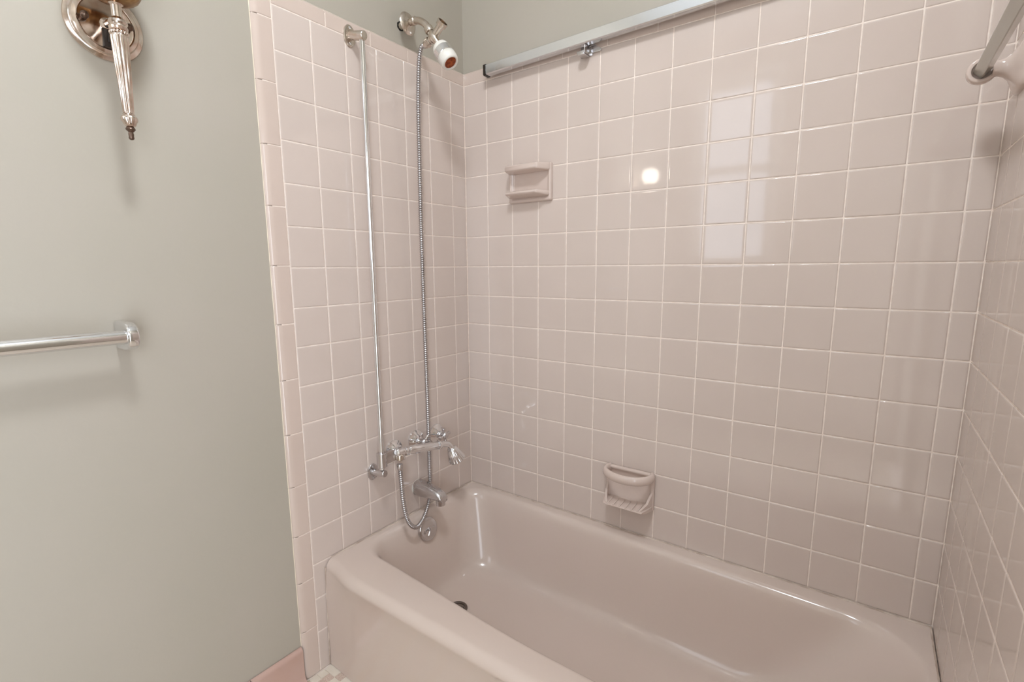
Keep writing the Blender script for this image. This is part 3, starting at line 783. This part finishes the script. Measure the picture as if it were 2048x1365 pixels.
# ------------------------------------------------------------ wall sconces
def sconce(yc, label, lit):
    S = thing('wall_sconce', (-PT, yc, -0.178), label, 'wall light', 'wall sconces on the painted wall')
    b = bmesh.new()
    lathe(b, (-PT, yc, -0.178), (1, 0, 0), [(0, .0650), (.002, .0662), (.0045, .0650), (.006, .0600), (.0075, .0570), (.0095, .0560), (.012, .0545), (.0135, .0500), (.0140, .0478), (.0128, .0462), (.0125, .0440), (.0135, .030), (.0140, .012)], 64)
    bp = obj('backplate', b, M['silver'], S, sharp=40)
    for s, dz in ((-1, 0.0015), (1, 0.0040)):
        b = bmesh.new(); c = (-PT+0.0125, yc+s*0.0365, -0.178+dz)
        lathe(b, c, (1, 0, 0), [(0, .0035), (.004, .0035), (.006, .0062), (.010, .0072), (.014, .0062), (.017, .0030), (.0175, 0)], 20, cap1=False)
        obj('thumb_nut', b, M['dark_bronze'], bp)
    b = bmesh.new(); box(b, (-PT+0.010, yc-0.009, -0.2210), (-PT+0.0175, yc+0.0170, -0.1880), 0.0012)
    sw = obj('switch_plate', b, M['black'], S)
    b = bmesh.new(); box(b, (-PT+0.0175, yc-0.002, -0.2130), (-PT+0.0205, yc+0.010, -0.1960), 0.001); obj('rocker', b, M['black'], sw)
    # arm
    X = 0.078
    b = bmesh.new(); lathe(b, (-PT+0.013, yc, -0.1790), (1, 0, -0.12), [(0, .0105), (.003, .0115), (.006, .0075), (.060, .0065), (.072, .0075), (.080, .0075)], 22)
    obj('arm', b, M['silver'], S, sharp=40)
    # candle-shaped body
    b = bmesh.new(); yb = yc-0.0055
    lathe(b, (X, yb, -0.163), (0, 0, -1), [(0, .0115), (.003, .0118), (.005, .0095), (.006, .0088), (.026, .0088), (.029, .0115), (.032, .0150), (.036, .0158), (.039, .0140), (.041, .0140), (.044, .0155), (.048, .0150), (.050, .0130)], 40)
    stem = obj('stem', b, M['silver'], S, sharp=30)
    b = bmesh.new()
    for k in range(14):
        t = 2*math.pi*k/14; ball(b, (X+.0128*math.cos(t), yb+.0128*math.sin(t), -0.2165), 0.0036, 10)
    obj('bead_ring', b, M['silver'], stem)
    b = bmesh.new()
    lathe(b, (X, yb, -0.2195), (0, 0, -1), [(0, .0138), (.002, .0145), (.004, .0148), (.066, .0126), (.138, .0094), (.140, .0087)], 120, flute=(12, .26, lambda d: sm(.001, .008, d)*sm(.140, .132, d)))
    obj('fluted_body', b, M['silver'], S, sharp=70)
    b = bmesh.new()
    lathe(b, (X, yb, -0.3590), (0, 0, -1), [(0, .0085), (.002, .0105), (.004, .0095), (.006, .0130), (.010, .0142), (.014, .0138), (.017, .0115), (.021, .0105), (.024, .0080), (.026, .0045)], 60, flute=(16, .08, lambda d: sm(.005, .010, d)*sm(.024, .018, d)))
    fin = obj('finial', b, M['silver'], S, sharp=60)
    b = bmesh.new(); lathe(b, (X, yb, -0.3835), (0, 0, -1), [(0, .0040), (.002, .0075), (.005, .0085), (.008, .0060), (.010, .0038), (.014, .0048), (.018, .0042), (.0215, .0048), (.024, .0030), (.0248, 0)], 24, cap1=False)
    obj('finial_tip', b, M['dark_bronze'], fin, sharp=50)
    # ribbed drip pan, glass shade
    b = bmesh.new()
    lathe(b, (X, yb, -0.1640), (0, 0, 1), [(0, .0110), (.001, .0190), (.003, .0270), (.006, .0330), (.010, .0375), (.016, .0410), (.019, .0420), (.019, .0400), (.010, .0340), (.006, .0100)], 72, flute=(24, .03, lambda d: sm(.001, .005, d)))
    obj('drip_pan', b, M['bronze'], S, sharp=60)
    if lit:
        b = bmesh.new(); lathe(b, (X, yb, -0.152), (0, 0, 1), [(0, .012), (.014, .012), (.016, .010)], 24); obj('candle_socket', b, M['white_plastic'], S)
        b = bmesh.new(); lathe(b, (X, yb, -0.140), (0, 0, 1), [(0, .0180), (.004, .0340), (.020, .0460), (.040, .0520), (.060, .0500), (.078, .0420), (.086, .0300)], 48, cap0=True, cap1=True); obj('glass_shade', b, M['bulb'], S)
    else:
        b = bmesh.new(); lathe(b, (X, yb, -0.146), (0, 0, 1), [(0, .0300), (.004, .0380), (.020, .0560), (.045, .0660), (.070, .0640), (.090, .0540), (.100, .0400)], 48, cap0=True, cap1=True)
        obj('glass_shade', b, M['glass_shade'], S, sharp=60)
    return S
sconce(-1.0870, 'silver wall sconce with round backplate and fluted candle body on the painted wall', False)
sconce(-1.6950, 'lit wall sconce further along the wall, showing only as the bright reflection in the tiles', True)

# ------------------------------------------------------------ added ceiling fill (out of frame, stands in for flash bounced off the ceiling)
CL = thing('added_ceiling_fill', (0.95, -1.22, ZT), 'round opal dome added out of frame on the ceiling, standing in for bounced flash', 'ceiling light')
b = bmesh.new(); lathe(b, (0.95, -1.22, ZT), (0, 0, -1), [(0, .150), (.012, .150), (.016, .140), (.018, .12)], 48); obj('fill_pan', b, M['white_trim'], CL, sharp=40)
b = bmesh.new(); lathe(b, (0.95, -1.22, ZT-0.016), (0, 0, -1), [(0, .130), (.020, .134), (.045, .122), (.065, .090), (.078, .045), (.081, 0)], 48, cap0=False, cap1=False); obj('fill_dome', b, M['dome'], CL)
